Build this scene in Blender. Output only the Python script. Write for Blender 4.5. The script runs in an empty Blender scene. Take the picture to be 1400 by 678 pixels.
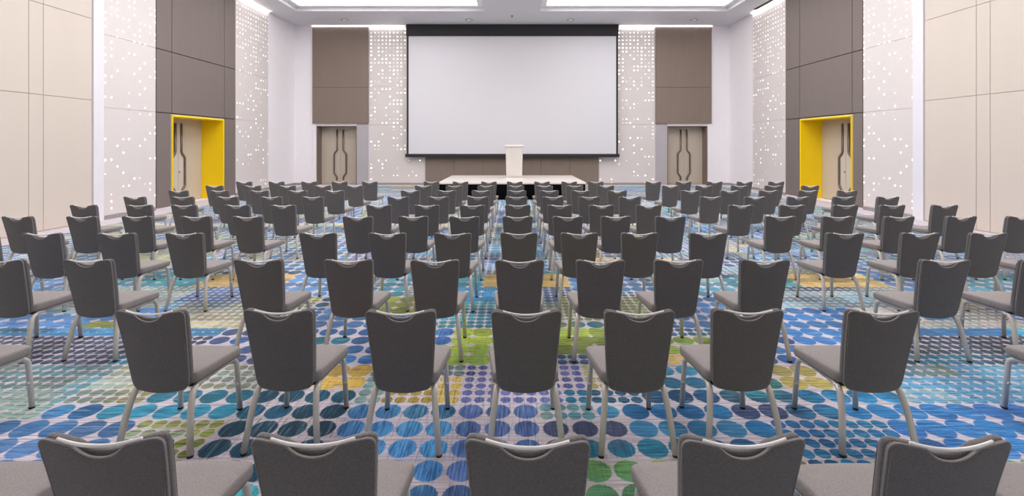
import bpy, bmesh, math, random
from mathutils import Vector, Matrix

S = bpy.context.scene
COL = S.collection
PI = math.pi
F, CX, HY, CH = 620.0, 700.0, 198.0, 1.94      # focal (px), vanishing point x, horizon y, camera height
RX, RY, RZ, RB = 10.55, 22.0, 7.69, -5.0       # room half width, far wall, ceiling, near wall


def lin(r, g, b, k=1.0):
    def f(c):
        c /= 255.0
        return c / 12.92 if c <= .04045 else ((c + .055) / 1.055) ** 2.4
    return tuple(min(.95, f(c) * k) for c in (r, g, b)) + (1.0,)


# ------------------------------------------------------------------ materials
def new_mat(name):
    m = bpy.data.materials.new(name)
    m.use_nodes = True
    nt = m.node_tree
    nt.nodes.clear()
    out = nt.nodes.new('ShaderNodeOutputMaterial')
    b = nt.nodes.new('ShaderNodeBsdfPrincipled')
    nt.links.new(b.outputs[0], out.inputs[0])
    return m, nt, b


def math_n(nt, op, a, b=None, c=None, clamp=False):
    n = nt.nodes.new('ShaderNodeMath')
    n.operation = op
    n.use_clamp = clamp
    for i, v in enumerate((a, b, c)):
        if v is None:
            continue
        if isinstance(v, (int, float)):
            n.inputs[i].default_value = v
        else:
            nt.links.new(v, n.inputs[i])
    return n.outputs[0]


def mix_col(nt, fac, a, b, mode='MIX'):
    n = nt.nodes.new('ShaderNodeMix')
    n.data_type = 'RGBA'
    n.blend_type = mode
    for i, v in ((0, fac), (6, a), (7, b)):
        if isinstance(v, (int, float)):
            n.inputs[i].default_value = v
        elif isinstance(v, tuple):
            n.inputs[i].default_value = v
        else:
            nt.links.new(v, n.inputs[i])
    return n.outputs[2]


def noise(nt, vec, scale, detail=2.0, rough=.5):
    n = nt.nodes.new('ShaderNodeTexNoise')
    n.inputs['Scale'].default_value = scale
    n.inputs['Detail'].default_value = detail
    n.inputs['Roughness'].default_value = rough
    if vec is not None:
        nt.links.new(vec, n.inputs['Vector'])
    return n.outputs[0]


def coords(nt, scale=None, kind='Object'):
    tc = nt.nodes.new('ShaderNodeTexCoord')
    o = tc.outputs[kind]
    if scale:
        mp = nt.nodes.new('ShaderNodeMapping')
        mp.inputs['Scale'].default_value = scale
        nt.links.new(o, mp.inputs['Vector'])
        o = mp.outputs[0]
    return o


def surface(name, col, rough=.6, metal=0.0, nscale=None, namp=.08, stretch=None, bump=0.0, spec=.5, sheen=0):
    m, nt, b = new_mat(name)
    b.inputs['Roughness'].default_value = rough
    b.inputs['Metallic'].default_value = metal
    b.inputs['Specular IOR Level'].default_value = spec
    if sheen:
        b.inputs['Sheen Weight'].default_value = sheen
        b.inputs['Sheen Roughness'].default_value = .5
    if nscale:
        v = coords(nt, stretch)
        n = noise(nt, v, nscale, 3.0)
        lo = tuple(c * (1 - namp) for c in col[:3]) + (1,)
        hi = tuple(min(1, c * (1 + namp)) for c in col[:3]) + (1,)
        nt.links.new(mix_col(nt, n, lo, hi), b.inputs['Base Color'])
        if bump:
            bp = nt.nodes.new('ShaderNodeBump')
            bp.inputs['Strength'].default_value = bump
            bp.inputs['Distance'].default_value = .002
            nt.links.new(n, bp.inputs['Height'])
            nt.links.new(bp.outputs[0], b.inputs['Normal'])
    else:
        b.inputs['Base Color'].default_value = col
    return m


def glow(name, col, strength):
    m, nt, b = new_mat(name)
    b.inputs['Base Color'].default_value = (.9, .9, .9, 1)
    b.inputs['Emission Color'].default_value = col
    b.inputs['Emission Strength'].default_value = strength
    return m


def perforated(name, axis):
    """white panel with back-lit square perforations; dense near the ceiling, sparse below"""
    m, nt, b = new_mat(name)
    b.inputs['Roughness'].default_value = .55
    v = coords(nt)
    sp = nt.nodes.new('ShaderNodeSeparateXYZ')
    nt.links.new(v, sp.inputs[0])
    P = .182
    u = math_n(nt, 'DIVIDE', sp.outputs[axis], P)
    w = math_n(nt, 'DIVIDE', sp.outputs[2], P)
    fu = math_n(nt, 'ABSOLUTE', math_n(nt, 'SUBTRACT', math_n(nt, 'FRACT', u), .5))
    fw = math_n(nt, 'ABSOLUTE', math_n(nt, 'SUBTRACT', math_n(nt, 'FRACT', w), .5))
    # rounded square
    d = math_n(nt, 'POWER', math_n(nt, 'ADD', math_n(nt, 'POWER', fu, 3.0), math_n(nt, 'POWER', fw, 3.0)), 1 / 3)
    dot = math_n(nt, 'LESS_THAN', d, .165 if axis == 0 else .140)
    cb = nt.nodes.new('ShaderNodeCombineXYZ')
    nt.links.new(math_n(nt, 'FLOOR', u), cb.inputs[0])
    nt.links.new(math_n(nt, 'FLOOR', w), cb.inputs[1])
    wn = nt.nodes.new('ShaderNodeTexWhiteNoise')
    wn.noise_dimensions = '2D'
    nt.links.new(cb.outputs[0], wn.inputs['Vector'])
    # per-column preference
    wc = nt.nodes.new('ShaderNodeTexWhiteNoise')
    wc.noise_dimensions = '1D'
    nt.links.new(math_n(nt, 'FLOOR', u), wc.inputs['W'])
    ramp = nt.nodes.new('ShaderNodeValToRGB')
    e = ramp.color_ramp.elements
    for p_, c_ in ((0.0, .26), (.15, .20), (.30, .22), (.45, .27), (.58, .32), (.70, .50), (.82, .76), (.93, 1.0)):
        el = e.new(p_)
        el.color = (c_, c_, c_, 1)
    e.remove(e[0])
    e[-1].color = (1, 1, 1, 1)
    nt.links.new(math_n(nt, 'DIVIDE', sp.outputs[2], RZ), ramp.inputs[0])
    colf = math_n(nt, 'MULTIPLY_ADD', math_n(nt, 'POWER', wc.outputs[0], 2.0), 1.3, .45)
    thr = math_n(nt, 'MULTIPLY', ramp.outputs[0], colf)
    thr = math_n(nt, 'MAXIMUM', thr, math_n(nt, 'MULTIPLY', math_n(nt, 'POWER', ramp.outputs[0], 1.3), 1.0))
    on = math_n(nt, 'LESS_THAN', wn.outputs[0], thr)
    mask = math_n(nt, 'MULTIPLY', dot, on)
    sepc = nt.nodes.new('ShaderNodeSeparateXYZ')
    nt.links.new(wn.outputs[1], sepc.inputs[0])
    br = math_n(nt, 'MULTIPLY_ADD', math_n(nt, 'POWER', sepc.outputs[1], 1.6), 1.2, .10)
    # fine regular micro-perforation gives a soft greyish grid
    base = mix_col(nt, math_n(nt, 'LESS_THAN', d, .30), lin(214, 206, 203), lin(213, 205, 202))
    nt.links.new(base, b.inputs['Base Color'])
    b.inputs['Emission Color'].default_value = (1, .95, .88, 1)
    nt.links.new(math_n(nt, 'MULTIPLY', mask, math_n(nt, 'MULTIPLY', br, 2.6)), b.inputs['Emission Strength'])
    try:
        m.cycles.emission_sampling = 'NONE'
    except Exception:
        pass
    return m


def carpet_mat():
    m, nt, b = new_mat('patterned_carpet')
    b.inputs['Roughness'].default_value = .95
    b.inputs['Specular IOR Level'].default_value = .1
    b.inputs['Sheen Weight'].default_value = .25
    b.inputs['Sheen Roughness'].default_value = .45
    v = coords(nt)
    sp = nt.nodes.new('ShaderNodeSeparateXYZ')
    nt.links.new(v, sp.inputs[0])

    def attr(n, out):
        a = nt.nodes.new('ShaderNodeAttribute')
        a.attribute_name = n
        return a.outputs[out]
    pitch = attr('pitch', 'Fac')
    rad = attr('rad', 'Fac')
    sdir = attr('sdir', 'Fac')
    c1, c2 = attr('dot_a', 'Color'), attr('dot_b', 'Color')
    nw = noise(nt, coords(nt, (1, 1, 1)), 45, 1)
    wob = math_n(nt, 'MULTIPLY_ADD', nw, .014, -.007)
    fx = math_n(nt, 'SUBTRACT', math_n(nt, 'FRACT', math_n(nt, 'DIVIDE', math_n(nt, 'ADD', sp.outputs[0], wob), pitch)), .5)
    fy = math_n(nt, 'SUBTRACT', math_n(nt, 'FRACT', math_n(nt, 'DIVIDE', math_n(nt, 'ADD', sp.outputs[1], wob), pitch)), .5)
    r = math_n(nt, 'SQRT', math_n(nt, 'ADD', math_n(nt, 'POWER', math_n(nt, 'ABSOLUTE', fx), 2.0),
                                   math_n(nt, 'POWER', math_n(nt, 'ABSOLUTE', fy), 2.0)))
    mask = math_n(nt, 'MULTIPLY_ADD', math_n(nt, 'SUBTRACT', rad, r), 25.0, .5, clamp=True)
    sx = noise(nt, coords(nt, (4, 62, 1)), 1.0, 3, .7)     # streaks along the width
    sy = noise(nt, coords(nt, (62, 4, 1)), 1.0, 3, .7)     # streaks along the length
    mx = nt.nodes.new('ShaderNodeMix')
    nt.links.new(sdir, mx.inputs[0])
    nt.links.new(sx, mx.inputs[2])
    nt.links.new(sy, mx.inputs[3])
    st = mx.outputs[0]
    blend = math_n(nt, 'MULTIPLY_ADD', math_n(nt, 'SUBTRACT', noise(nt, v, 1.7, 2), .5), 5.0, .4, clamp=True)
    dc = mix_col(nt, blend, c1, c2)
    dk = math_n(nt, 'MULTIPLY_ADD', math_n(nt, 'SUBTRACT', st, .49), 11.0, 0.0, clamp=True)
    lt = math_n(nt, 'MULTIPLY_ADD', math_n(nt, 'SUBTRACT', .43, st), 11.0, 0.0, clamp=True)
    dc = mix_col(nt, math_n(nt, 'MULTIPLY', dk, .85), dc, mix_col(nt, .35, lin(18, 34, 56), c1))
    dc = mix_col(nt, math_n(nt, 'MULTIPLY', lt, .5), dc, mix_col(nt, .3, lin(176, 196, 206), c2))
    st2 = noise(nt, coords(nt, (2, 70, 1)), 1.0, 3, .6)
    base = mix_col(nt, math_n(nt, 'MULTIPLY_ADD', math_n(nt, 'SUBTRACT', st2, .5), 4.0, .35, clamp=True),
                   lin(212, 203, 208), lin(172, 157, 166))
    # threads of the dot colour running through the pale ground
    th = math_n(nt, 'MULTIPLY', math_n(nt, 'MULTIPLY_ADD', math_n(nt, 'SUBTRACT', st, .51), 7.0, 0.0, clamp=True), .6)
    base = mix_col(nt, math_n(nt, 'MULTIPLY', th, attr('plain', 'Fac')), base, c1)
    col = mix_col(nt, math_n(nt, 'MULTIPLY', mask, attr('plain', 'Fac')), base, dc)
    nt.links.new(col, b.inputs['Base Color'])
    bp = nt.nodes.new('ShaderNodeBump')
    bp.inputs['Strength'].default_value = .25
    bp.inputs['Distance'].default_value = .003
    nt.links.new(noise(nt, v, 320, 1), bp.inputs['Height'])
    nt.links.new(bp.outputs[0], b.inputs['Normal'])
    return m


M = {
    'white': surface('white_paint', lin(240, 236, 239), .6, nscale=3, namp=.02),
    'beige': surface('beige_wall_panel', lin(207, 195, 184), .6, nscale=2, namp=.03, stretch=(1, 1, .2)),
    'tan': surface('tan_joint', lin(176, 163, 150), .8, nscale=4, namp=.03),
    'jointd': surface('dark_joint', lin(62, 56, 53), .9, nscale=4, namp=.05),  # dark backing plate seen in the gaps between panels
    'trimw': surface('pale_trim', lin(224, 220, 226), .55, nscale=2, namp=.02),
    'brown': surface('taupe_fabric_panel', lin(118, 107, 102), .75, nscale=5, namp=.07, stretch=(1, 1, .12)),
    'brown2': surface('taupe_back_panel', lin(130, 115, 104), .75, nscale=5, namp=.07, stretch=(1, 1, .12)),
    'greyp': surface('pale_grey_panel', lin(176, 170, 174), .6, nscale=3, namp=.03),
    'yellow': surface('yellow_lacquer', lin(255, 212, 0), .4, nscale=3, namp=.04),
    'door': surface('taupe_wood_veneer', lin(192, 179, 163), .5, nscale=4, namp=.08, stretch=(6, 6, .4)),
    'doorp': surface('pale_door_plate', lin(196, 186, 174), .45, nscale=4, namp=.05, stretch=(6, 6, .4)),
    'bronze': surface('bronze_handle', lin(118, 102, 92), .35, metal=.5, nscale=6, namp=.06),
    'ceil': surface('ceiling_paint', lin(220, 218, 222), .7, nscale=2, namp=.02),
    'base': surface('grey_baseboard', lin(150, 146, 146), .5, nscale=4, namp=.04),
    'screen': surface('screen_fabric', lin(214, 212, 216), .8, nscale=2, namp=.012),
    'black': surface('black_masking', lin(38, 36, 40), .7, nscale=6, namp=.1),
    'skirt': surface('black_skirt_cloth', lin(14, 13, 15), .9, nscale=8, namp=.2, stretch=(8, 8, .4)),
    'deck': surface('pale_stage_deck', lin(226, 217, 210), .3, nscale=3, namp=.03, stretch=(1, 6, 1)),
    'lect': surface('cream_lectern', lin(250, 246, 242), .4, nscale=3, namp=.02),
    'back': surface('grey_weave_shade', lin(104, 100, 99), .95, nscale=150, namp=.5, bump=.3, spec=.2, sheen=.3),  # chair weave with the shade on the upright backs painted in
    'seat': surface('grey_weave_lit', lin(146, 139, 137), .95, nscale=150, namp=.35, bump=.3, spec=.2),  # same chair weave, lighter: light from above put into the colour
    'pipe': surface('grey_piping', lin(140, 135, 134), .8, nscale=120, namp=.1),  # seam and rim piping; its pale tone also paints in edge highlights
    'steel': surface('satin_champagne_metal', lin(214, 208, 199), .38, metal=.3, nscale=30, namp=.05, stretch=(1, 1, .1)),
    'handle': surface('white_metal_grip', lin(238, 234, 231), .4, metal=.0, nscale=30, namp=.03),
    'dark': surface('black_plastic', lin(26, 26, 28), .6, nscale=30, namp=.1),
    'can': surface('downlight_ring', lin(150, 148, 152), .5, nscale=20, namp=.05),
    'led': glow('led_strip', (1, .96, .93, 1), 10.0),
    'cove': glow('cove_light', (1, .98, .97, 1), 6.0),
    'bulb': glow('dim_bulb', (1, .95, .88, 1), .25),
    'pb': perforated('perforated_panel_far', 0),
    'ps': perforated('perforated_panel_side', 1),
    'carpet': carpet_mat(),
}


# ------------------------------------------------------------------ mesh helpers
def obj(name, bm, mat, parent=None, smooth=False, loc=None):
    me = bpy.data.meshes.new(name)
    bm.normal_update()
    bm.to_mesh(me)
    bm.free()
    for mm in (mat if isinstance(mat, (list, tuple)) else [mat]):
        me.materials.append(M[mm])
    if smooth:
        for p in me.polygons:
            p.use_smooth = True
    o = bpy.data.objects.new(name, me)
    COL.objects.link(o)
    if parent:
        o.parent = parent
    if loc:
        o.location = loc
    return o


def tag(o, label, cat, group=None):
    o['label'] = label
    o['category'] = cat
    if group:
        o['group'] = group
    return o


def empty(name, loc=(0, 0, 0), rz=0):
    o = bpy.data.objects.new(name, None)
    o.empty_display_size = .2
    o.location = loc
    o.rotation_euler = (0, 0, rz)
    COL.objects.link(o)
    return o


def bx(bm, x0, x1, y0, y1, z0, z1, bev=0.0):
    vs = [bm.verts.new((x, y, z)) for z in (z0, z1) for y in (y0, y1) for x in (x0, x1)]
    fs = [bm.faces.new([vs[i] for i in f]) for f in
          ((0, 2, 3, 1), (4, 5, 7, 6), (0, 1, 5, 4), (2, 6, 7, 3), (0, 4, 6, 2), (1, 3, 7, 5))]
    if bev:
        es = {e for f in fs for e in f.edges}
        bmesh.ops.bevel(bm, geom=list(es), offset=bev, segments=2, affect='EDGES', profile=.5)
    return bm


def box(x0, x1, y0, y1, z0, z1, bev=0.0):
    return bx(bmesh.new(), min(x0, x1), max(x0, x1), min(y0, y1), max(y0, y1), z0, z1, bev)


def tube(bm, pts, r, n=10, ry=None, cap=True, up=Vector((0, 1, 0))):
    """tube along pts; r = radius in the sideways direction, ry = radius in the other"""
    ry = ry or r
    pts = [Vector(p) for p in pts]
    rings = []
    for i, p in enumerate(pts):
        a = pts[max(0, i - 1)]
        c = pts[min(len(pts) - 1, i + 1)]
        t = (c - a).normalized()
        u = up
        if abs(t.dot(u)) > .95:
            u = Vector((1, 0, 0)) if abs(t.x) < .9 else Vector((0, 0, 1))
        s = t.cross(u).normalized()
        w = s.cross(t).normalized()
        rings.append([bm.verts.new(p + s * (r * math.cos(2 * PI * k / n)) + w * (ry * math.sin(2 * PI * k / n)))
                      for k in range(n)])
    for a, c in zip(rings, rings[1:]):
        for k in range(n):
            bm.faces.new((a[k], a[(k + 1) % n], c[(k + 1) % n], c[k]))
    if cap:
        bm.faces.new(list(reversed(rings[0])))
        bm.faces.new(rings[-1])
    bmesh.ops.recalc_face_normals(bm, faces=bm.faces[:])
    return bm


def bend(pts, rad=.06, seg=6):
    """round the corners of a polyline"""
    pts = [Vector(p) for p in pts]
    out = [pts[0]]
    for a, p, c in zip(pts, pts[1:], pts[2:]):
        d = min(rad, (p - a).length * .48, (c - p).length * .48)
        s, e = p + (a - p).normalized() * d, p + (c - p).normalized() * d
        for k in range(seg + 1):
            t = k / seg
            out.append(s.lerp(p, t).lerp(p.lerp(e, t), t))
    out.append(pts[-1])
    return out


def cyl(bm, x, y, z0, z1, r0, r1=None, n=20):
    r1 = r0 if r1 is None else r1
    a = [bm.verts.new((x + r0 * math.cos(2 * PI * k / n), y + r0 * math.sin(2 * PI * k / n), z0)) for k in range(n)]
    c = [bm.verts.new((x + r1 * math.cos(2 * PI * k / n), y + r1 * math.sin(2 * PI * k / n), z1)) for k in range(n)]
    for k in range(n):
        bm.faces.new((a[k], a[(k + 1) % n], c[(k + 1) % n], c[k]))
    bm.faces.new(list(reversed(a)))
    bm.faces.new(c)
    return bm


def struct(o):
    o['kind'] = 'structure'
    return o


# ------------------------------------------------------------------ floor
CELL = .2
NX0, NX1 = -54, 54
NY0, NY1 = -26, 113
rng = random.Random(11)
BLUE, BLUE2, TEAL, NAVY = (62, 130, 196), (92, 142, 208), (30, 132, 164), (36, 62, 100)
PURP, SLATE, GREEN, LIME = (104, 112, 182), (82, 92, 128), (112, 172, 92), (172, 192, 62)
GOLD, YEL, OLIVE, PALE = (238, 190, 88), (228, 194, 72), (150, 156, 66), (152, 184, 172)
AQUA, DTEAL, SKY, SAND = (62, 178, 188), (18, 76, 108), (70, 160, 214), (196, 188, 140)
cells = {}


def fill(i0, i1, j0, j1, a, b, pitch, rad, sd):
    for i in range(i0, i1):
        for j in range(j0, j1):
            cells[(i, j)] = (a, b, pitch, rad, sd, 1.0)


pal = [BLUE, BLUE, BLUE2, TEAL, TEAL, NAVY, SKY, SKY, AQUA, PALE, PALE, PURP, SLATE, LIME, GREEN, SAND, GOLD, BLUE2, OLIVE, SKY]
for i in range(NX0, NX1):
    for j in range(NY0, NY1):
        cells[(i, j)] = (BLUE, TEAL, .2, .45, 0, 1.0)
for _ in range(1700):
    i = rng.randrange(NX0 - 3, NX1)
    j = rng.randrange(NY0 - 2, NY1)
    w, h = rng.choice((2, 3, 4, 5, 7)), rng.choice((1, 2, 2, 3, 4))
    a = rng.choice(pal)
    b = rng.choice((a, rng.choice(pal), BLUE))
    p = rng.choice((.1, .1, .1, .2, .2))
    fill(i, i + w, j, j + h, a, b, p, rng.choice((.40, .43, .46, .50)), rng.choice((0, 0, 0, .5, 1)))

# patches of the pattern: X0, X1, Y0, Y1 (metres), two colours, dot pitch, dot radius, thread direction
patches = [
    (-1.0, -.4, 2.2, 3.4, BLUE, SKY, .2, .45, 1), (-.4, .2, 2.2, 3.4, (92, 122, 192), BLUE, .2, .44, 1),
    (.2, .8, 2.9, 3.3, SLATE, (72, 84, 124), .2, .44, .5), (.8, 1.8, 2.7, 3.6, (18, 108, 164), (20, 84, 140), .2, .48, 0),
    (.1, .8, 2.2, 2.9, GREEN, (86, 150, 110), .2, .46, .3), (.8, 1.4, 2.2, 2.7, LIME, TEAL, .2, .46, 0),
    (-2.0, -1.2, 2.6, 3.5, DTEAL, (20, 96, 124), .2, .46, 1), (-1.3, -1.0, 2.6, 3.4, BLUE, SKY, .2, .46, 1),
    (-2.0, -1.4, 2.2, 2.6, AQUA, TEAL, .2, .46, 1),
    (-2.4, -2.0, 2.4, 3.2, OLIVE, LIME, .1, .44, 0), (-3.0, -2.0, 3.2, 3.6, TEAL, (40, 140, 170), .2, .47, 0),
    (-3.8, -2.4, 2.4, 3.2, BLUE2, BLUE, .2, .49, 0), (-2.6, -2.2, 2.9, 3.2, OLIVE, PALE, .1, .44, 0),
    (2.6, 4.2, 2.6, 3.4, (44, 112, 190), (36, 124, 196), .2, .52, 0), (1.8, 3.0, 3.3, 3.6, (30, 142, 200), (30, 120, 190), .2, .48, 0),
    (1.8, 2.6, 2.6, 3.3, (24, 104, 168), (28, 128, 176), .1, .47, 0), (2.2, 3.2, 2.6, 2.9, PALE, LIME, .1, .46, 0),
    (-.4, .6, 3.4, 4.1, PURP, (120, 128, 196), .1, .40, .7), (.5, 1.0, 3.4, 3.7, (36, 112, 160), TEAL, .1, .44, 0),
    (.0, 1.2, 4.0, 4.2, (30, 84, 130), SLATE, .1, .46, 0),
    (-1.8, -1.1, 3.6, 4.0, YEL, GOLD, .2, .52, .4), (-1.0, -.4, 3.4, 3.8, YEL, (216, 184, 96), .1, .44, .7),
    (-2.2, -1.8, 3.6, 4.0, (206, 204, 110), PALE, .1, .44, 0), (-3.2, -2.0, 3.6, 4.0, (198, 198, 130), PALE, .1, .45, 0),
    (-3.6, -2.8, 3.4, 4.0, (214, 200, 112), PALE, .1, .46, 0),
    (-5.2, -3.4, 3.2, 4.0, PALE, (86, 156, 176), .1, .48, 0), (3.0, 4.8, 3.4, 4.0, (74, 146, 190), (92, 158, 190), .1, .50, 0),
    (2.0, 2.8, 3.6, 4.0, (210, 190, 92), YEL, .2, .50, 0), (1.6, 2.2, 3.4, 3.8, (60, 152, 160), GREEN, .2, .46, 0),
    (1.0, 1.8, 3.6, 4.2, (60, 142, 170), (30, 120, 170), .2, .45, 0), (1.2, 1.6, 3.9, 4.1, YEL, GOLD, .1, .46, 0),
    (-.8, .0, 4.1, 4.9, LIME, (150, 186, 74), .2, .56, .3), (0, 1.4, 4.2, 4.7, LIME, (160, 190, 80), .2, .60, 0),
    (.0, 1.4, 4.7, 5.1, (60, 150, 180), LIME, .2, .46, 0), (1.4, 2.0, 4.2, 4.7, (150, 192, 84), LIME, .2, .5, 0),
    (-1.0, -.6, 4.4, 4.8, (60, 88, 168), BLUE, .2, .50, 1), (-2.4, -1.2, 4.0, 4.8, (44, 104, 178), BLUE, .2, .45, 0),
    (-1.4, -.8, 4.8, 5.4, SKY, BLUE, .2, .5, .5), (1.6, 2.2, 4.6, 5.4, (44, 96, 160), TEAL, .1, .46, 0),
    (2.2, 3.1, 3.9, 4.6, (32, 82, 152), NAVY, .2, .46, 0), (-3.0, -2.2, 4.0, 4.8, (82, 112, 178), SLATE, .2, .44, 0),
    (-5.4, -3.0, 4.0, 4.6, (52, 70, 104), (70, 84, 118), .1, .46, 0), (3.2, 5.4, 4.0, 4.6, (44, 66, 88), (60, 90, 110), .1, .48, 0),
    (-5.4, -3.0, 4.6, 4.7, SKY, BLUE, .1, .6, 0), (3.2, 5.4, 4.6, 4.8, (40, 128, 194), BLUE, .2, .62, 0),
    (-.9, .1, 4.9, 5.6, (60, 150, 176), (70, 170, 170), .1, .47, .4), (-.9, .2, 5.6, 6.2, (62, 150, 210), SKY, .2, .58, .6),
    (-1.8, -1.0, 5.2, 5.8, (186, 192, 84), LIME, .2, .54, 0), (.6, 1.6, 5.1, 5.8, OLIVE, (140, 168, 110), .1, .46, 0),
    (-5.6, -4.0, 4.8, 5.4, (80, 140, 206), BLUE2, .2, .52, 0), (-4.6, -4.0, 4.7, 5.0, OLIVE, LIME, .2, .56, 0),
    (-4.0, -2.4, 4.8, 5.4, SAND, PALE, .1, .48, 0), (3.6, 5.6, 4.8, 5.4, (198, 186, 172), PALE, .1, .5, 0),
    (2.8, 4.0, 4.5, 5.4, (60, 130, 200), (40, 116, 190), .2, .50, 0), (1.8, 2.8, 4.8, 5.8, (90, 142, 208), BLUE, .2, .48, 0),
    (-4.4, -3.6, 6.2, 6.8, GOLD, (240, 196, 100), .2, .64, 0), (3.9, 5.2, 6.2, 6.8, GOLD, (240, 196, 100), .2, .64, 0),
    (-5.2, -4.4, 6.2, 6.8, AQUA, TEAL, .2, .56, 0), (3.1, 3.9, 6.2, 6.8, AQUA, (90, 180, 180), .2, .56, 0),
    (-4.2, -3.2, 5.6, 6.2, (76, 116, 168), SLATE, .1, .5, 0), (3.0, 5.2, 5.4, 6.2, (166, 178, 170), (110, 160, 180), .1, .5, 0),
    (-3.2, -2.2, 6.0, 7.0, (70, 140, 204), BLUE2, .2, .5, 0), (-5.4, -4.2, 5.4, 6.2, (168, 178, 176), PALE, .1, .5, 0),
    (2.2, 3.0, 5.8, 7.0, AQUA, (84, 150, 200), .2, .5, 0),
]


def snap(v):
    return int(round(v / CELL))


for per in (-12, -8, 8, 12, -4, 4, 0):
    for (x0, x1, y0, y1, a, b, p, r, s) in patches:
        if per and y0 < 3.4 and abs(per) == 4 and rng.random() < .3:
            continue
        for rep in ((0, 7.2, 14.4) if per else (0, 7.2, 14.4)):
            sh = 0 if rep == 0 else (1.6 if rep < 8 else -1.2)
            fill(snap(x0 + per + sh), max(snap(x0 + per + sh) + 1, snap(x1 + per + sh)),
                 snap(y0 + rep), max(snap(y0 + rep) + 1, snap(y1 + rep)), a, b, p, r, s)
for (x0, x1, y0, y1, a, b, p, r, s) in patches:
    fill(snap(x0), max(snap(x0) + 1, snap(x1)), snap(y0), max(snap(y0) + 1, snap(y1)), a, b, p, r, s)

# the weave drifts: single rows of dots change tone or colour inside a patch
strip = [BLUE, TEAL, NAVY, DTEAL, (40, 100, 170), (24, 110, 160), AQUA, (60, 80, 130), SKY, PALE]
for j in range(10, NY1):
    i = NX0
    while i < NX1:
        w = rng.choice((2, 3, 4, 6))
        f = rng.uniform(.72, 1.12)
        odd = rng.random() < .17
        c_ = rng.choice(strip)
        for ii in range(i, min(NX1, i + w)):
            a, b, p, r, s, pl = cells[(ii, j)]
            if odd and max(a) - a[2] < 40:
                b = a
                a = c_
            a = tuple(min(255, v * f) for v in a)
            b = tuple(min(255, v * f) for v in b)
            cells[(ii, j)] = (a, b, p, r, s, pl)
        i += w

bm = bmesh.new()
fv = {(i, j): bm.verts.new((i * CELL, j * CELL, 0)) for i in range(NX0, NX1 + 1) for j in range(NY0, NY1 + 1)}
order = []
for i in range(NX0, NX1):
    for j in range(NY0, NY1):
        bm.faces.new((fv[(i, j)], fv[(i + 1, j)], fv[(i + 1, j + 1)], fv[(i, j + 1)]))
        order.append((i, j))
floor = struct(obj('floor', bm, 'carpet'))
me = floor.data
A1 = me.attributes.new('dot_a', 'FLOAT_COLOR', 'CORNER')
A2 = me.attributes.new('dot_b', 'FLOAT_COLOR', 'CORNER')
Ap = me.attributes.new('pitch', 'FLOAT', 'FACE')
Ar = me.attributes.new('rad', 'FLOAT', 'FACE')
As = me.attributes.new('sdir', 'FLOAT', 'FACE')
Al = me.attributes.new('plain', 'FLOAT', 'FACE')
for k, ij in enumerate(order):
    a, b, p, r, s, pl = cells[ij]
    # colours muted a little; far cells more, painting in the pale glancing-view sheen
    mu = .10 if ij[1] < 30 else .24
    g_ = sum(a) / 3 * .5 + 85
    a = tuple(v_ * (1 - mu) + w_ * mu for v_, w_ in zip(a, (g_ * .98, g_, g_ * 1.02)))
    b = tuple(v_ * (1 - mu) + w_ * mu for v_, w_ in zip(b, (g_ * .98, g_, g_ * 1.02)))
    ca, cb = lin(*a), lin(*b)
    for l in me.polygons[k].loop_indices:
        A1.data[l].color = ca
        A2.data[l].color = cb
    x, y = (ij[0] + .5) * CELL, (ij[1] + .5) * CELL
    edge = abs(x) > 9.8 or y > 21.4
    Ap.data[k].value = p
    Ar.data[k].value = r
    As.data[k].value = s
    Al.data[k].value = 0.0 if edge else 1.0

# ------------------------------------------------------------------ walls
Z1, Z2 = 2.91, 4.80            # panel joints of the perforated / taupe cladding
B1, B2 = 3.06, 5.10            # joints of the beige cladding
T = .02
DY0, DY1, DZ = 14.04, 16.56, 2.87      # side door opening
REC = .80


def ypix(x):                  # depth at which the side wall meets picture column x
    return F * RX / abs(CX - x)


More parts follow.
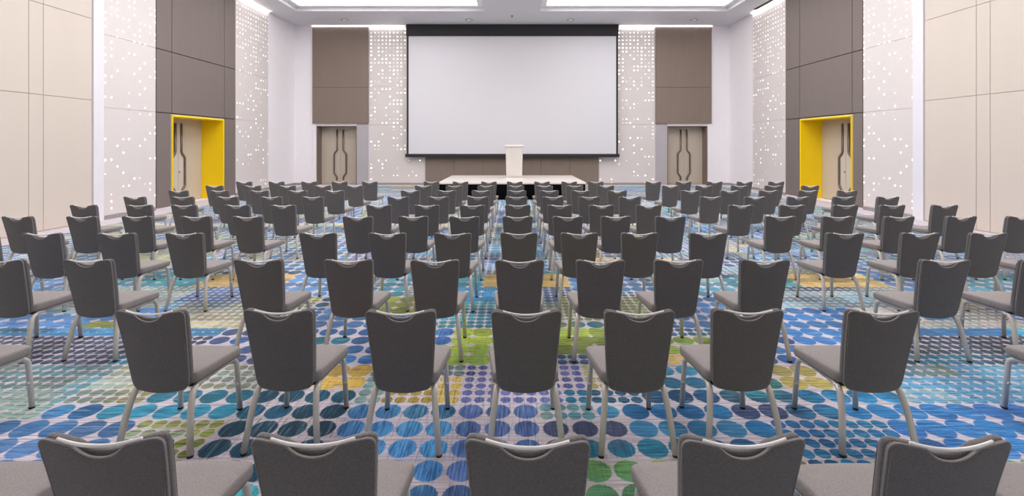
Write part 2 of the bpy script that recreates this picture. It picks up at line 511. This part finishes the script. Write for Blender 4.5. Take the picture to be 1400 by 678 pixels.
WD = 2.0
ZT = RZ + 1.3                 # walls run up past the ceiling
for side, sg in (('left', -1), ('right', 1)):
    bm = bmesh.new()

    def wb(y0, y1, z0, z1, dep=.3):
        xa, xb = sorted((sg * RX, sg * (RX + dep)))
        bx(bm, xa, xb, y0, y1, z0, z1)
    wb(RB - .3, DY0, -.1, ZT)
    wb(DY1, RY + .3, -.1, ZT)
    wb(DY0, DY1, DZ, ZT)
    # recess behind the door opening
    xa, xb = sorted((sg * (RX + .3), sg * (RX + REC + .25)))
    bx(bm, xa, xb, DY0 - .2, DY0, -.1, DZ + .2)
    bx(bm, xa, xb, DY1, DY1 + .2, -.1, DZ + .2)
    bx(bm, xa, xb, DY0, DY1, DZ, DZ + .2)
    xa, xb = sorted((sg * (RX + REC + .06), sg * (RX + REC + .25)))
    bx(bm, xa, xb, DY0, DY1, -.1, DZ)
    xa, xb = sorted((sg * (RX + .3), sg * (RX + REC + .06)))
    bx(bm, xa, xb, DY0, DY1, -.1, -.002)
    wall = struct(obj('wall_' + side, bm, 'white'))

    def panel(name, y0, y1, z0, z1, mat, th=T, gap=.012):
        return obj(name, box(sg * RX, sg * (RX - th), y0 + gap, y1 - gap, z0 + gap, z1 - gap, .004), mat, wall)
    if sg < 0:
        e = dict(b0=ypix(38), b1=ypix(58), b2=ypix(125), tr=ypix(140), p1=ypix(212), br=ypix(321), p2=ypix(366))
    else:
        e = dict(b0=ypix(1336), b1=ypix(1355), b2=ypix(1265), tr=ypix(1250), p1=ypix(1181), br=ypix(1075), p2=ypix(1030))
        e['b0'], e['b1'] = e['b1'], e['b0']
    zrows = ((.012, B1), (B1, B2), (B2, RZ))
    ys = [RB, RB + 2.2, RB + 4.4, RB + 6.6, RB + 8.8, RB + 11.2, e['b0'], e['b1'], e['b2']]
    for ya, yb in zip(ys, ys[1:]):
        for za, zb in zrows:
            panel('beige_panel', ya, yb, za, zb, 'beige', gap=.007)
    struct(obj('trim_%d' % (1 if sg < 0 else 2), box(sg * RX, sg * (RX - .05), e['b2'] + .01, e['tr'] - .005, .0, RZ, .004), 'trimw'))
    zr2 = ((.1, Z1), (Z1, Z2), (Z2, RZ))
    for za, zb in zr2:
        panel('perforated_panel', e['tr'], e['p1'], za, zb, 'ps', gap=.004)
        panel('perforated_panel', e['br'], e['p2'], za, zb, 'ps', gap=.004)
    # taupe zone round the door
    mid = (DY0 + DY1) / 2
    for za, zb in ((Z1, Z2), (Z2, RZ)):
        panel('taupe_panel', e['p1'], DY0 - .02, za, zb, 'brown', .035)
        panel('taupe_panel', DY0 - .02, DY1 + .02, za, zb, 'brown', .035)
        panel('taupe_panel', DY1 + .02, e['br'], za, zb, 'brown', .035)
    panel('taupe_panel', e['p1'], DY0 - .04, .05, Z1, 'brown', .035)
    panel('taupe_panel', DY1 + .04, e['br'], .05, Z1, 'brown', .035)
    # baseboard in two runs
    bm = bmesh.new()
    for ya, yb in ((e['tr'] + .01, e['p1']), (e['br'], RY)):
        xa, xb = sorted((sg * RX, sg * (RX - .035)))
        bx(bm, xa, xb, ya, yb, 0, .1, .004)
    struct(obj('baseboard_' + side, bm, 'base'))
    # dark reveals behind the panel joints
    obj('joint_reveal', box(sg * RX, sg * (RX - .008), RB, e['b2'], .012, RZ), 'tan', wall)
    for ya, yb, za in ((e['p1'], DY0 - .05, .05), (DY1 + .05, e['br'], .05), (DY0 - .05, DY1 + .05, Z1 - .02)):
        obj('joint_reveal', box(sg * RX, sg * (RX - .010), ya, yb, za, RZ), 'jointd', wall)
    # LED wash above the perforated panels
    for ya, yb in ((e['tr'], e['p1']), (e['br'], e['p2'])):
        o = obj('led_strip', box(sg * (RX - .03), sg * (RX - .12), ya + .05, yb - .05, RZ - .045, RZ - .012, .004), 'led', wall)
    # the door with its yellow surround
    door = empty('door_%d' % (1 if sg < 0 else 2), (sg * RX, mid, 0))
    struct(door)
    hw = (DY1 - DY0) / 2

    def part(name, bmx, mat, par=door, smooth=False):
        return obj(name, bmx, mat, par, smooth)
    bm = bmesh.new()
    fx0, fx1 = sorted((-sg * .045, sg * (REC - .0)))
    bx(bm, fx0, fx1, -hw, -hw + .03, 0, DZ, .004)
    bx(bm, fx0, fx1, hw - .05, hw, 0, DZ, .004)
    bx(bm, fx0, fx1, -hw + .05, hw - .05, DZ - .05, DZ, .004)
    fr = part('surround', bm, 'yellow')
    fr['label'] = 'bright yellow lacquered surround'
    lx0, lx1 = sorted((sg * (REC - .06), sg * (REC)))
    for s2 in (-1, 1):
        ya, yb = sorted((s2 * .004, s2 * (hw - .055)))
        leaf = part('door_leaf', box(lx0, lx1, ya, yb, .012, DZ - .055, .004), 'door')
        bm = bmesh.new()
        hx = sg * (REC - .10)
        path = [(hx, s2 * .14, 2.66), (hx, s2 * .14, 1.68), (hx, s2 * .30, 1.50), (hx, s2 * .30, .55), (hx, s2 * .15, .36), (hx, s2 * .15, .2)]
        tube(bm, bend(path, .03, 2), .028, 8, .045)
        part('handle', bm, 'bronze', leaf, True)
        bm = bmesh.new()
        pts = [(.006, 2.66), (.10, 2.66), (.10, 1.68), (.26, 1.50), (.26, .55), (.11, .36), (.11, .2), (.006, .2)]
        x_a, x_b = sg * (REC - .062), sg * (REC - .085)
        va = [bm.verts.new((x_a, s2 * p[0], p[1])) for p in pts]
        vb = [bm.verts.new((x_b, s2 * p[0], p[1])) for p in pts]
        bm.faces.new(va)
        bm.faces.new(vb)
        for k in range(len(pts)):
            bm.faces.new((va[k], va[(k + 1) % len(pts)], vb[(k + 1) % len(pts)], vb[k]))
        bmesh.ops.recalc_face_normals(bm, faces=bm.faces[:])
        part('push_plate', bm, 'doorp', leaf)
        if s2 > 0:
            bm = bmesh.new()
            tube(bm, [(sg * (REC - .085), .05, 1.02), (sg * (REC - .11), .05, 1.02)], .022, 12)
            part('lock', bm, 'bronze', leaf, True)

# far wall, with the two recessed doors
MP = RY / F                                  # metres per pixel on the far wall
OX0, OX1, OZ, ODEP = 7.53, 9.47, 2.86, .50   # opening
bm = bmesh.new()
bx(bm, -OX0, OX0, RY, RY + .3, -.1, ZT)
for s in (-1, 1):
    a, b_ = sorted((s * OX1, s * (RX + .3)))
    bx(bm, a, b_, RY, RY + .3, -.1, ZT)
    a, b_ = sorted((s * OX0, s * OX1))
    bx(bm, a, b_, RY, RY + .3, OZ, ZT)
    bx(bm, a, b_, RY + ODEP + .06, RY + ODEP + .2, -.1, OZ + .1)
    bx(bm, a, b_, RY + .3, RY + ODEP + .06, OZ, OZ + .1)
    bx(bm, a, b_, RY + .3, RY + ODEP + .06, -.1, -.002)
    for q in (OX0 - .15, OX1):
        a, b_ = sorted((s * q, s * (q + .15)))
        bx(bm, a, b_, RY + .3, RY + ODEP + .06, -.1, OZ + .1)
wallb = struct(obj('wall_back', bm, 'white'))


def bpanel(name, x0, x1, z0, z1, mat, th=T, gap=.008):
    a, b_ = sorted((x0, x1))
    return obj(name, box(a + gap, b_ - gap, RY - th, RY, z0 + gap, z1 - gap, .004), mat, wallb)


for s in (-1, 1):
    for za, zb in ((.1, Z1), (Z1, Z2), (Z2, RZ)):
        bpanel('perforated_panel', s * 4.22, s * 6.92, za, zb, 'pb', gap=.004)
    bpanel('taupe_panel', s * 6.94, s * 9.65, 2.97, 4.72, 'brown2', .10, .006)
    bpanel('taupe_panel', s * 6.94, s * 9.65, 4.72, RZ, 'brown2', .10, .006)
    bpanel('grey_panel', s * 6.94, s * OX0, .02, 2.97, 'greyp', .03)
    bpanel('white_panel', s * (OX1 + .01), s * 9.66, .02, 2.97, 'white', .03, .004)
    obj('joint_reveal', box(s * 6.95, s * 9.64, RY - .08, RY, 2.99, RZ - .01), 'jointd', wallb)
    obj('led_strip', box(s * 5.2, s * 9.65, RY - .14, RY - .105, RZ - .038, RZ - .012, .004), 'led', wallb)
    d = struct(empty('door_%d' % (3 if s < 0 else 4), (s * (OX0 + OX1) / 2, RY, 0)))
    hw = (OX1 - OX0) / 2
    bm = bmesh.new()
    bx(bm, -hw, -hw + .03, -.03, ODEP + .05, 0, OZ, .003)
    bx(bm, hw - .03, hw, -.03, ODEP + .05, 0, OZ, .003)
    bx(bm, -hw + .03, hw - .03, -.03, ODEP + .05, OZ - .03, OZ, .003)
    obj('surround', bm, 'brown2', d)
    for s2 in (-1, 1):
        xa, xb = sorted((s2 * .004, s2 * (hw - .034)))
        leaf = obj('door_leaf', box(xa, xb, ODEP - .02, ODEP + .05, .012, OZ - .034, .004), 'door', d)
        bm = bmesh.new()
        hy = ODEP - .07
        path = [(s2 * .15, hy, 2.70), (s2 * .15, hy, 1.68), (s2 * .30, hy, 1.50), (s2 * .30, hy, .55), (s2 * .16, hy, .36), (s2 * .16, hy, .2)]
        tube(bm, bend(path, .03, 2), .028, 8, .04, up=Vector((1, 0, 0)))
        obj('handle', bm, 'bronze', leaf, True)
for k in range(6):
    xa = -4.2 + 8.4 * k / 6
    bpanel('taupe_panel', xa, xa + 1.4, .05, Z1, 'brown2', .06, .006)
    bpanel('taupe_panel', xa, xa + 1.4, Z1, RZ, 'brown2', .06, .006)
obj('joint_reveal', box(-4.19, 4.19, RY - .03, RY, .05, RZ - .01), 'jointd', wallb)
bm = bmesh.new()
for a, b_ in ((-6.9, -4.22), (4.22, 6.9), (-10.5, -9.66), (9.66, 10.5)):
    bx(bm, a, b_, RY - .035, RY, 0, .1, .004)
struct(obj('baseboard_back', bm, 'base'))
struct(obj('wall_front', box(-RX - .3, RX + .3, RB - .3, RB, -.1, ZT), 'beige'))

# ------------------------------------------------------------------ ceiling with two lit coffers
C0, C1, CY0, CY1 = 1.2, 9.28, -3.0, 19.5
bm = bmesh.new()
E = .3
bx(bm, -C0, C0, CY0, CY1, RZ, RZ + .15)
for s in (-1, 1):
    a, b_ = sorted((s * C1, s * RX))
    bx(bm, a, b_, CY0, CY1, RZ, RZ + .15)
bx(bm, -RX, RX, CY1, RY, RZ, RZ + .15)
bx(bm, -RX, RX, RB, CY0, RZ, RZ + .15)
bx(bm, -RX, RX, RB, RY, RZ + .62, RZ + .8)
ceiling = struct(obj('ceiling', bm, 'ceil'))
IN = .26
for s in (-1, 1):
    x0, x1 = sorted((s * C0, s * C1))
    # stepped soffit and luminous cove band above it
    bm = bmesh.new()
    bx(bm, x0 - .1, x1 + .1, CY1 - IN, CY1 + .1, RZ + .15, RZ + .21)
    bx(bm, x0 - .1, x1 + .1, CY0 - .1, CY0 + IN, RZ + .15, RZ + .21)
    bx(bm, x0 - .1, x0 + IN, CY0 + IN, CY1 - IN, RZ + .15, RZ + .21)
    bx(bm, x1 - IN, x1 + .1, CY0 + IN, CY1 - IN, RZ + .15, RZ + .21)
    obj('coffer_step', bm, 'white', ceiling)
    bm = bmesh.new()
    q = IN + .03
    bx(bm, x0 + q, x1 - q, CY1 - q, CY1 - q + .03, RZ + .21, RZ + .61)
    bx(bm, x0 + q, x1 - q, CY0 + q - .03, CY0 + q, RZ + .21, RZ + .61)
    bx(bm, x0 + q - .03, x0 + q, CY0 + q, CY1 - q, RZ + .21, RZ + .61)
    bx(bm, x1 - q, x1 - q + .03, CY0 + q, CY1 - q, RZ + .21, RZ + .61)
    obj('cove_light', bm, 'cove', ceiling)

names = {-6.4: 'outermost on the left, above the left far door', -1.98: 'left of centre, above the screen',
         2.7: 'right of centre, above the screen', 8.37: 'outermost on the right, above the right far door'}
for x, y in ((-7.7, 20.85), (-1.98, 20.85), (2.7, 20.85), (8.37, 20.85)):
    t = empty('recessed_downlight', (x, y, RZ))
    where = 'far left, above the left double door' if x < -5 else 'far right, above the right double door' if x > 5 else \
        'left of centre, above the screen' if x < 0 else 'right of centre, above the screen'
    tag(t, 'small round recessed ceiling downlight ' + where, 'ceiling light', 'downlights in the far ceiling border')
    bm = bmesh.new()
    n = 24
    prof = [(.17, 0), (.17, -.02), (.135, -.025), (.12, -.004), (.12, 0)]
    rings = [[bm.verts.new((r * math.cos(2 * PI * k / n), r * math.sin(2 * PI * k / n), z)) for k in range(n)] for r, z in prof]
    for a, c in zip(rings, rings[1:]):
        for k in range(n):
            bm.faces.new((a[k], a[(k + 1) % n], c[(k + 1) % n], c[k]))
    bmesh.ops.recalc_face_normals(bm, faces=bm.faces[:])
    obj('ring', bm, 'can', t, True)
    obj('lens', cyl(bmesh.new(), 0, 0, -.006, -.001, .118), 'bulb', t)
t = empty('ceiling_sprinkler', (0, 20.2, RZ))
tag(t, 'tiny ceiling sprinkler head above the middle of the screen', 'sprinkler')
obj('rosette', cyl(bmesh.new(), 0, 0, -.02, 0, .05, .07), 'can', t, True)
obj('nozzle', cyl(bmesh.new(), 0, 0, -.07, -.02, .035, .02, 12), 'base', t, True)
# dark linear air slots over the near taupe cladding
for s, w in ((1, 'right'),):
    t = empty('air_slot', (s * (RX - .22), 18.6, RZ))
    tag(t, 'dark linear air slot in the ceiling beside the %s perforated panel' % w, 'vent')
    bm = bmesh.new()
    bx(bm, -.09, -.07, -.65, .65, -.015, 0)
    bx(bm, .07, .09, -.65, .65, -.015, 0)
    bx(bm, -.07, .07, -.65, -.63, -.015, 0)
    bx(bm, -.07, .07, .63, .65, -.015, 0)
    obj('frame', bm, 'dark', t)
    bm = bmesh.new()
    for k in range(3):
        bx(bm, -.055 + .045 * k, -.035 + .045 * k, -.63, .63, -.012, -.001)
    obj('louvre', bm, 'black', t)

# ------------------------------------------------------------------ projection screen
SY = 21.7
k = SY / F
t = empty('projection_screen', (0, SY, 0))
tag(t, 'huge white projection screen with black border hanging on the far wall', 'screen')
X0, X1 = (557 - CX) * k, (844 - CX) * k


def zp(y):
    return CH + (HY - y) * k


obj('screen_fabric', box(X0 + .05, X1 - .05, -.012, -.002, zp(211), zp(48.5)), 'screen', t)
bm = bmesh.new()
bx(bm, X0 - .03, X0 + .06, -.016, .012, zp(211), zp(48), .003)
obj('side_border', bm, 'black', t)
obj('side_border', box(X1 - .06, X1 + .03, -.016, .012, zp(211), zp(48), .003), 'black', t)
obj('bottom_bar', box(X0 - .10, X1 + .10, -.04, .04, zp(215), zp(210.3), .012), 'black', t)
obj('housing', box(X0 - .04, X1 + .04, -.09, .2, zp(49.5), RZ - .012, .012), 'black', t)

# ------------------------------------------------------------------ stage and lectern
SZ = .61
SX = 2.62
SF, SB = 16.0, 19.8
t = empty('stage', (0, (SF + SB) / 2, 0))
tag(t, 'low portable stage with pale deck and black skirt in front of the screen', 'stage')
hd = (SB - SF) / 2
bm = bmesh.new()
bx(bm, -SX, SX, -hd, hd, SZ - .06, SZ, .006)
obj('deck', bm, 'deck', t)
bm = bmesh.new()        # pleated skirt round the front and the sides
run = []
n = 130
for q in range(n + 1):
    run.append((-SX + .03 + (2 * SX - .06) * q / n, -hd + .03 + (.012 if q % 2 else -.012)))
left = [(-SX + .03 + (.012 if q % 2 else -.012), hd - .03 - (2 * hd - .08) * q / 70) for q in range(70)]
right = [(SX - .03 + (.012 if q % 2 else -.012), -hd + .05 + (2 * hd - .08) * q / 70) for q in range(1, 71)]
pts = left + run + right
lo = [bm.verts.new((x, y, .004)) for x, y in pts]
hi = [bm.verts.new((x, y, SZ - .06)) for x, y in pts]
for q in range(len(pts) - 1):
    bm.faces.new((lo[q], lo[q + 1], hi[q + 1], hi[q]))
bmesh.ops.solidify(bm, geom=bm.faces[:], thickness=.006)
obj('skirt', bm, 'skirt', t, True)
bm = bmesh.new()
for x in (-2.3, -.8, .8, 2.3):
    for y in (-hd + .3, hd - .3):
        cyl(bm, x, y, 0, SZ - .06, .025, n=10)
obj('leg', bm, 'dark', t)

LY = 18.2
t = empty('lectern', ((703 - CX) * LY / F, LY, SZ))
tag(t, 'cream lectern with curved front standing on the stage', 'lectern')
bm = bmesh.new()
n = 14
rows_ = 10
gridv = []
for r in range(rows_ + 1):
    z = .02 + 1.26 * r / rows_
    hwid = .315 + .03 * (r / rows_)
    gridv.append([bm.verts.new((hwid * math.sin(-PI / 2 + PI * q / n), -.10 - .16 * math.cos(-PI / 2 + PI * q / n), z)) for q in range(n + 1)])
for r in range(rows_):
    for q in range(n):
        bm.faces.new((gridv[r][q], gridv[r][q + 1], gridv[r + 1][q + 1], gridv[r + 1][q]))
bmesh.ops.solidify(bm, geom=bm.faces[:], thickness=.025)
obj('front_shell', bm, 'lect', t, True)
bm = bmesh.new()
bx(bm, -.315, -.29, -.10, .2, .02, 1.2, .003)
bx(bm, .29, .315, -.10, .2, .02, 1.2, .003)
obj('side_panel', bm, 'lect', t)
bm = bmesh.new()
vs = [(-.36, -.27, 1.28), (.36, -.27, 1.28), (.36, .24, 1.19), (-.36, .24, 1.19)]
va = [bm.verts.new(v) for v in vs]
vb = [bm.verts.new((x, y, z + .05)) for x, y, z in vs]
bm.faces.new(list(reversed(va)))
bm.faces.new(vb)
for q in range(4):
    bm.faces.new((va[q], va[(q + 1) % 4], vb[(q + 1) % 4], vb[q]))
bmesh.ops.bevel(bm, geom=bm.edges[:], offset=.008, segments=2, affect='EDGES')
obj('reading_top', bm, 'lect', t)
obj('shelf', box(-.29, .29, -.1, .2, .8, .82), 'lect', t)
obj('base_plate', box(-.33, .33, -.25, .22, 0, .02, .004), 'lect', t)


# ------------------------------------------------------------------ the chairs
def smooth01(a, b, x):
    x = max(0, min(1, (x - a) / (b - a)))
    return x * x * (3 - 2 * x)


def back_grid(y_front, y_rear, grow=0.0, notch=.042, bev=.010, dz=0.0):
    """a back slab: tapered, rounded, reclined; with the grip notch in its top edge"""
    NU, NV = 40, 14
    bm = bmesh.new()

    def hwid(z):
        return .178 + grow + (.218 - .178) * max(0, (z - .39) / .53) ** .95

    def surf(u, v, yo):
        au = abs(u)
        zb = .372 - grow - .0 + .022 * u * u + .05 * (1 - math.sqrt(max(0, 1 - max(0, (au - .80) / .20) ** 2)))
        zt = .893 + dz + grow + .025 * smooth01(.18, .92, au) - .03 * (1 - math.sqrt(max(0, 1 - max(0, (au - .86) / .14) ** 2)))
        if notch:
            q = max(0, 1 - (au / .42) ** 2)
            zt -= notch * q ** .8
        z = zb + (zt - zb) * v
        x = u * hwid(z)
        tt = (z - .4) / .52
        y = -.165 - .075 * tt - .02 * tt * tt + .018 * (1 - u * u) * -1 + yo
        return Vector((x, y, z))
    us = [-1 + 2 * i / NU for i in range(NU + 1)]
    us = [math.copysign(1 - (1 - abs(u)) ** 1.35, u) if abs(u) > 0 else 0 for u in us]
    gf = [[bm.verts.new(surf(u, j / NV, y_front)) for u in us] for j in range(NV + 1)]
    gr = [[bm.verts.new(surf(u, j / NV, y_rear)) for u in us] for j in range(NV + 1)]
    for j in range(NV):
        for i in range(NU):
            bm.faces.new((gf[j][i + 1], gf[j][i], gf[j + 1][i], gf[j + 1][i + 1]))
            bm.faces.new((gr[j][i], gr[j][i + 1], gr[j + 1][i + 1], gr[j + 1][i]))
    loop = [(0, i) for i in range(NU)] + [(j, NU) for j in range(NV)] + [(NV, i) for i in range(NU, 0, -1)] + [(j, 0) for j in range(NV, 0, -1)]
    rim = []
    for a, c in zip(loop, loop[1:] + loop[:1]):
        f = bm.faces.new((gf[a[0]][a[1]], gf[c[0]][c[1]], gr[c[0]][c[1]], gr[a[0]][a[1]]))
        rim.append(f)
    bmesh.ops.recalc_face_normals(bm, faces=bm.faces[:])
    es = set()
    rs = set(rim)
    for f in rim:
        for e in f.edges:
            if any(g not in rs for g in e.link_faces):
                es.add(e)
    bmesh.ops.bevel(bm, geom=list(es), offset=bev, segments=3, affect='EDGES', profile=.5)
    outline = [surf(us[a[1]], a[0] / NV, y_rear) for a in loop]
    return bm, outline, surf


CH_ROOT = empty('banquet_chair')
# front pad (slightly taller, in front) and rear shell
bm, _, _ = back_grid(.050, .014, grow=.000, bev=.014, dz=.002, notch=.026)
P_BACK = obj('backrest', bm, 'back', CH_ROOT, True)
bm, outl, bsurf = back_grid(.016, -.004, grow=0.0, bev=.005)
P_SHELL = obj('back_panel', bm, 'back', CH_ROOT, True)
bm = bmesh.new()
tube(bm, [p + Vector((0, .006, 0)) for p in outl + outl[:1]], .0034, 6, cap=False)
P_PIPE = obj('piping', bm, 'pipe', CH_ROOT, True)
# metal grip bar across the notch
bm = bmesh.new()
pts = []
for q in range(21):
    u = -.68 + 1.36 * q / 20
    p = bsurf(u, 1.0, 0)
    z = .8975 + .020 * (u / .68) ** 2
    pts.append((u * .214, -.268 + .018 * u * u, z))
tube(bm, pts, .0068, 8, .0056)
P_GRIP = obj('grip_bar', bm, 'handle', CH_ROOT, True)
# pale rim at the bottom of the grip cut-out
bm = bmesh.new()
pts = [tuple(bsurf(-.40 + .80 * q / 20, 1.0, .0) + Vector((0, .004, .001))) for q in range(21)]
tube(bm, pts, .0035, 6)
P_RIM = obj('grip_rim', bm, 'pipe', CH_ROOT, True)

# seat cushion
bm = bmesh.new()


def seat_ring(inset, z, crown=0):
    y0, y1 = -.145, .272
    out = []
    corners = [(.222, y0, .05), (.252, y1, .045)]
    pr = []
    for s in (1, -1):
        w0, w1 = .215 - inset, .250 - inset
        ya, yb = y0 + inset, y1 - inset
        r0, r1 = .05, .030
        if s == 1:
            for q in range(6):
                a = -PI / 2 + PI / 2 * q / 5
                pr.append((w0 - r0 + r0 * math.cos(a), ya + r0 + r0 * math.sin(a)))
            for q in range(7):
                a = PI / 2 * q / 6
                pr.append((w1 - r1 + r1 * math.cos(a), yb - r1 + r1 * math.sin(a)))
            for q in range(1, 6):                # gently bowed front edge
                xx = (w1 - r1) * (1 - 2 * q / 6)
                pr.append((xx, yb + .010 * (1 - (xx / w1) ** 2)))
        else:
            for q in range(7):
                a = PI / 2 + PI / 2 * q / 6
                pr.append((-(w1 - r1) + r1 * math.cos(a), yb - r1 + r1 * math.sin(a)))
            for q in range(6):
                a = PI + PI / 2 * q / 5
                pr.append((-(w0 - r0) + r0 * math.cos(a), ya + r0 + r0 * math.sin(a)))
    for x, y in pr:
        zz = z - (.010 * smooth01(.12, .27, y) if z > .45 else 0)
        out.append(bm.verts.new((x, y, zz)))
    return out


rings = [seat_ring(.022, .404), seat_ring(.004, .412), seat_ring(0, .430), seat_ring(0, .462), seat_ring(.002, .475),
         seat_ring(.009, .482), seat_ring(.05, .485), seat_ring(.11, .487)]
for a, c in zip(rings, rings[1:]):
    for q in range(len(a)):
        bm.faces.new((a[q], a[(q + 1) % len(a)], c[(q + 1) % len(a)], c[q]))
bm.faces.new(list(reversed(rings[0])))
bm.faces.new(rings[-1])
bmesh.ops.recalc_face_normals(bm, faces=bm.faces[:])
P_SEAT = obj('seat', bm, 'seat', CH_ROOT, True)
# dark pan under the cushion with the two side rails
bm = bmesh.new()
bx(bm, -.17, .17, -.13, .20, .384, .408, .006)
bx(bm, -.13, .13, -.14, -.10, .385, .42, .006)
P_PAN = obj('seat_pan', bm, 'dark', CH_ROOT)
P_LEGS = []
for sx in (-1, 1):
    fr = [(sx * .222, .285, .012), (sx * .205, .272, .375), (sx * .188, .17, .392), (sx * .182, -.02, .392)]
    rr = [(sx * .182, -.03, .390), (sx * .186, -.135, .386), (sx * .205, -.185, .25), (sx * .232, -.225, .012)]
    bm = bmesh.new()
    tube(bm, bend(fr, .07, 6), .0185, 10, .0165)
    l1 = obj('leg', bm, 'steel', CH_ROOT, True)
    bm = bmesh.new()
    cyl(bm, sx * .222, .285, 0, .013, .017, .019, 12)
    g1 = obj('glide', bm, 'dark', l1, True)
    bm = bmesh.new()
    tube(bm, [(sx * .219, .262, .195), (sx * .219, .253, .195)], .011, 10)
    g3 = obj('bumper', bm, 'steel', l1, True)
    bm = bmesh.new()
    tube(bm, bend(rr, .07, 6), .0200, 10, .0175)
    l2 = obj('leg', bm, 'steel', CH_ROOT, True)
    bm = bmesh.new()
    cyl(bm, sx * .232, -.225, 0, .013, .018, .020, 12)
    g2 = obj('glide', bm, 'dark', l2, True)

ROWS = {
    0: ([], [-2.22, -1.44, -.697, .060, .800, 1.505, 2.28], []),
    1: ([-3.76], [-2.226, -1.447, -.69, .085, .785, 1.47, 2.295], [3.86]),
    2: ([-3.785, -4.57], [-2.26, -1.46, -.69, .07, .79, 1.487, 2.26], [3.856, 4.74]),
    3: ([-3.80, -4.586, -5.45, -6.22], [-2.25, -1.445, -.68, .085, .786, 1.48, 2.28], [3.87, 4.755, 5.54, 6.40]),
    4: ([-3.775, -4.535, -5.37, -6.15, -7.07], [-2.2, -1.42, -.673, .074, .80, 1.486, 2.27], [3.86, 4.67, 5.53, 6.44, 7.31]),
    5: ([-3.89, -4.68, -5.58, -6.36, -7.30], [-2.265, -1.45, -.67, .10, .81, 1.525, 2.33], [3.9, 4.78, 5.675, 6.475, 7.375]),
    6: ([-3.93, -4.76, -5.62, -6.50, -7.44], [-2.24, -1.455, -.67, .09, .805, 1.53, 2.32], [3.92, 4.80, 5.66, 6.54, 7.42]),
    7: ([-3.98, -4.82, -5.68, -6.57, -7.49], [-2.27, -1.47, -.684, .10, .83, 1.55, 2.36], [4.01, 4.89, 5.76, 6.65, 7.53]),
    8: ([-3.95, -4.77, -5.65, -6.53, -7.48], [-2.23, -1.45, -.654, .09, .81, 1.57, 2.35], [3.98, 4.84, 5.72, 6.58, 7.50]),
    9: ([-3.96, -4.81, -5.66, -6.56, -7.47], [-2.24, -1.44, -.64, .08, .836, 1.59, 2.336], [3.94, 4.77, 5.64, 6.47, 7.36]),
}
RN = ['row nearest the camera', 'second row from the camera', 'third row from the camera', 'fourth row from the camera',
      'fifth row from the camera', 'sixth row from the camera', 'fourth row from the stage', 'third row from the stage',
      'second row from the stage', 'row nearest the stage']
MIDN = ['leftmost in the middle block', 'second from left in the middle block', 'third from left in the middle block',
        'centred on the lectern', 'third from right in the middle block', 'second from right in the middle block',
        'rightmost in the middle block']
AIS = ['beside the aisle', 'second from the aisle', 'third from the aisle', 'fourth from the aisle', 'fifth from the aisle']
used = [False]


def copy_tree(o, par=None):
    c = o.copy()
    COL.objects.link(c)
    if par:
        c.parent = par
    for ch in list(o.children):
        copy_tree(ch, c)
    return c


crng = random.Random(5)


def place(x, d, label):
    if used[0]:
        o = copy_tree(PROTO)
    else:
        o = PROTO
        used[0] = True
    rz = math.radians(crng.uniform(-1.6, 1.6))
    o.location = (x, d + .215 + crng.uniform(-.012, .012), 0)
    o.rotation_euler = (0, 0, rz)
    tag(o, label, 'chair', 'banquet chairs set in rows facing the stage')


PROTO = CH_ROOT
todo = []
for i, (L, Mi, R) in ROWS.items():
    d = 1.613 + 1.227 * i
    for q, x in enumerate(L):
        todo.append((x, d, 'grey chair in the %s, left block, %s' % (RN[i], AIS[q])))
    for q, x in enumerate(Mi):
        todo.append((x, d, 'grey chair in the %s, %s' % (RN[i], MIDN[q])))
    for q, x in enumerate(R):
        todo.append((x, d, 'grey chair in the %s, right block, %s' % (RN[i], AIS[q])))
todo.sort(key=lambda a: a[1])
for a in todo:
    place(*a)


# ------------------------------------------------------------------ lights
def area(name, loc, rot, sx, sy, power, col=(1, .985, .985)):
    l = bpy.data.lights.new(name, 'AREA')
    l.shape = 'RECTANGLE'
    l.size, l.size_y = sx, sy
    l.energy = power
    l.color = col
    o = bpy.data.objects.new(name, l)
    o.location = loc
    o.rotation_euler = rot
    COL.objects.link(o)
    return o


LP = 820
for s in (-1, 1):
    area('coffer_fill', (s * 5.24, 11.2, RZ + .55), (0, 0, 0), 5.4, 14.5, LP)
    # unseen area fill added inside each coffer to light the room

w = bpy.data.worlds.new('world')
S.world = w
w.use_nodes = True
w.node_tree.nodes['Background'].inputs[0].default_value = (.9, .92, 1, 1)
w.node_tree.nodes['Background'].inputs[1].default_value = .05

# ------------------------------------------------------------------ camera
cam = bpy.data.cameras.new('camera')
cam.sensor_width = 36
cam.sensor_fit = 'HORIZONTAL'
cam.lens = 36 * F / 1400
cam.shift_y = (HY - 339) / 1400
cam.clip_end = 100
co = bpy.data.objects.new('camera', cam)
co.location = (0, 0, CH)
co.rotation_euler = (PI / 2, 0, 0)
COL.objects.link(co)
S.camera = co
S.view_settings.view_transform = 'Standard'
S.view_settings.look = 'None'
S.view_settings.exposure = .12
S.view_settings.gamma = 1
S.view_settings.use_curve_mapping = False
S.cycles.max_bounces = 8
S.cycles.diffuse_bounces = 6
S.cycles.use_denoising = True
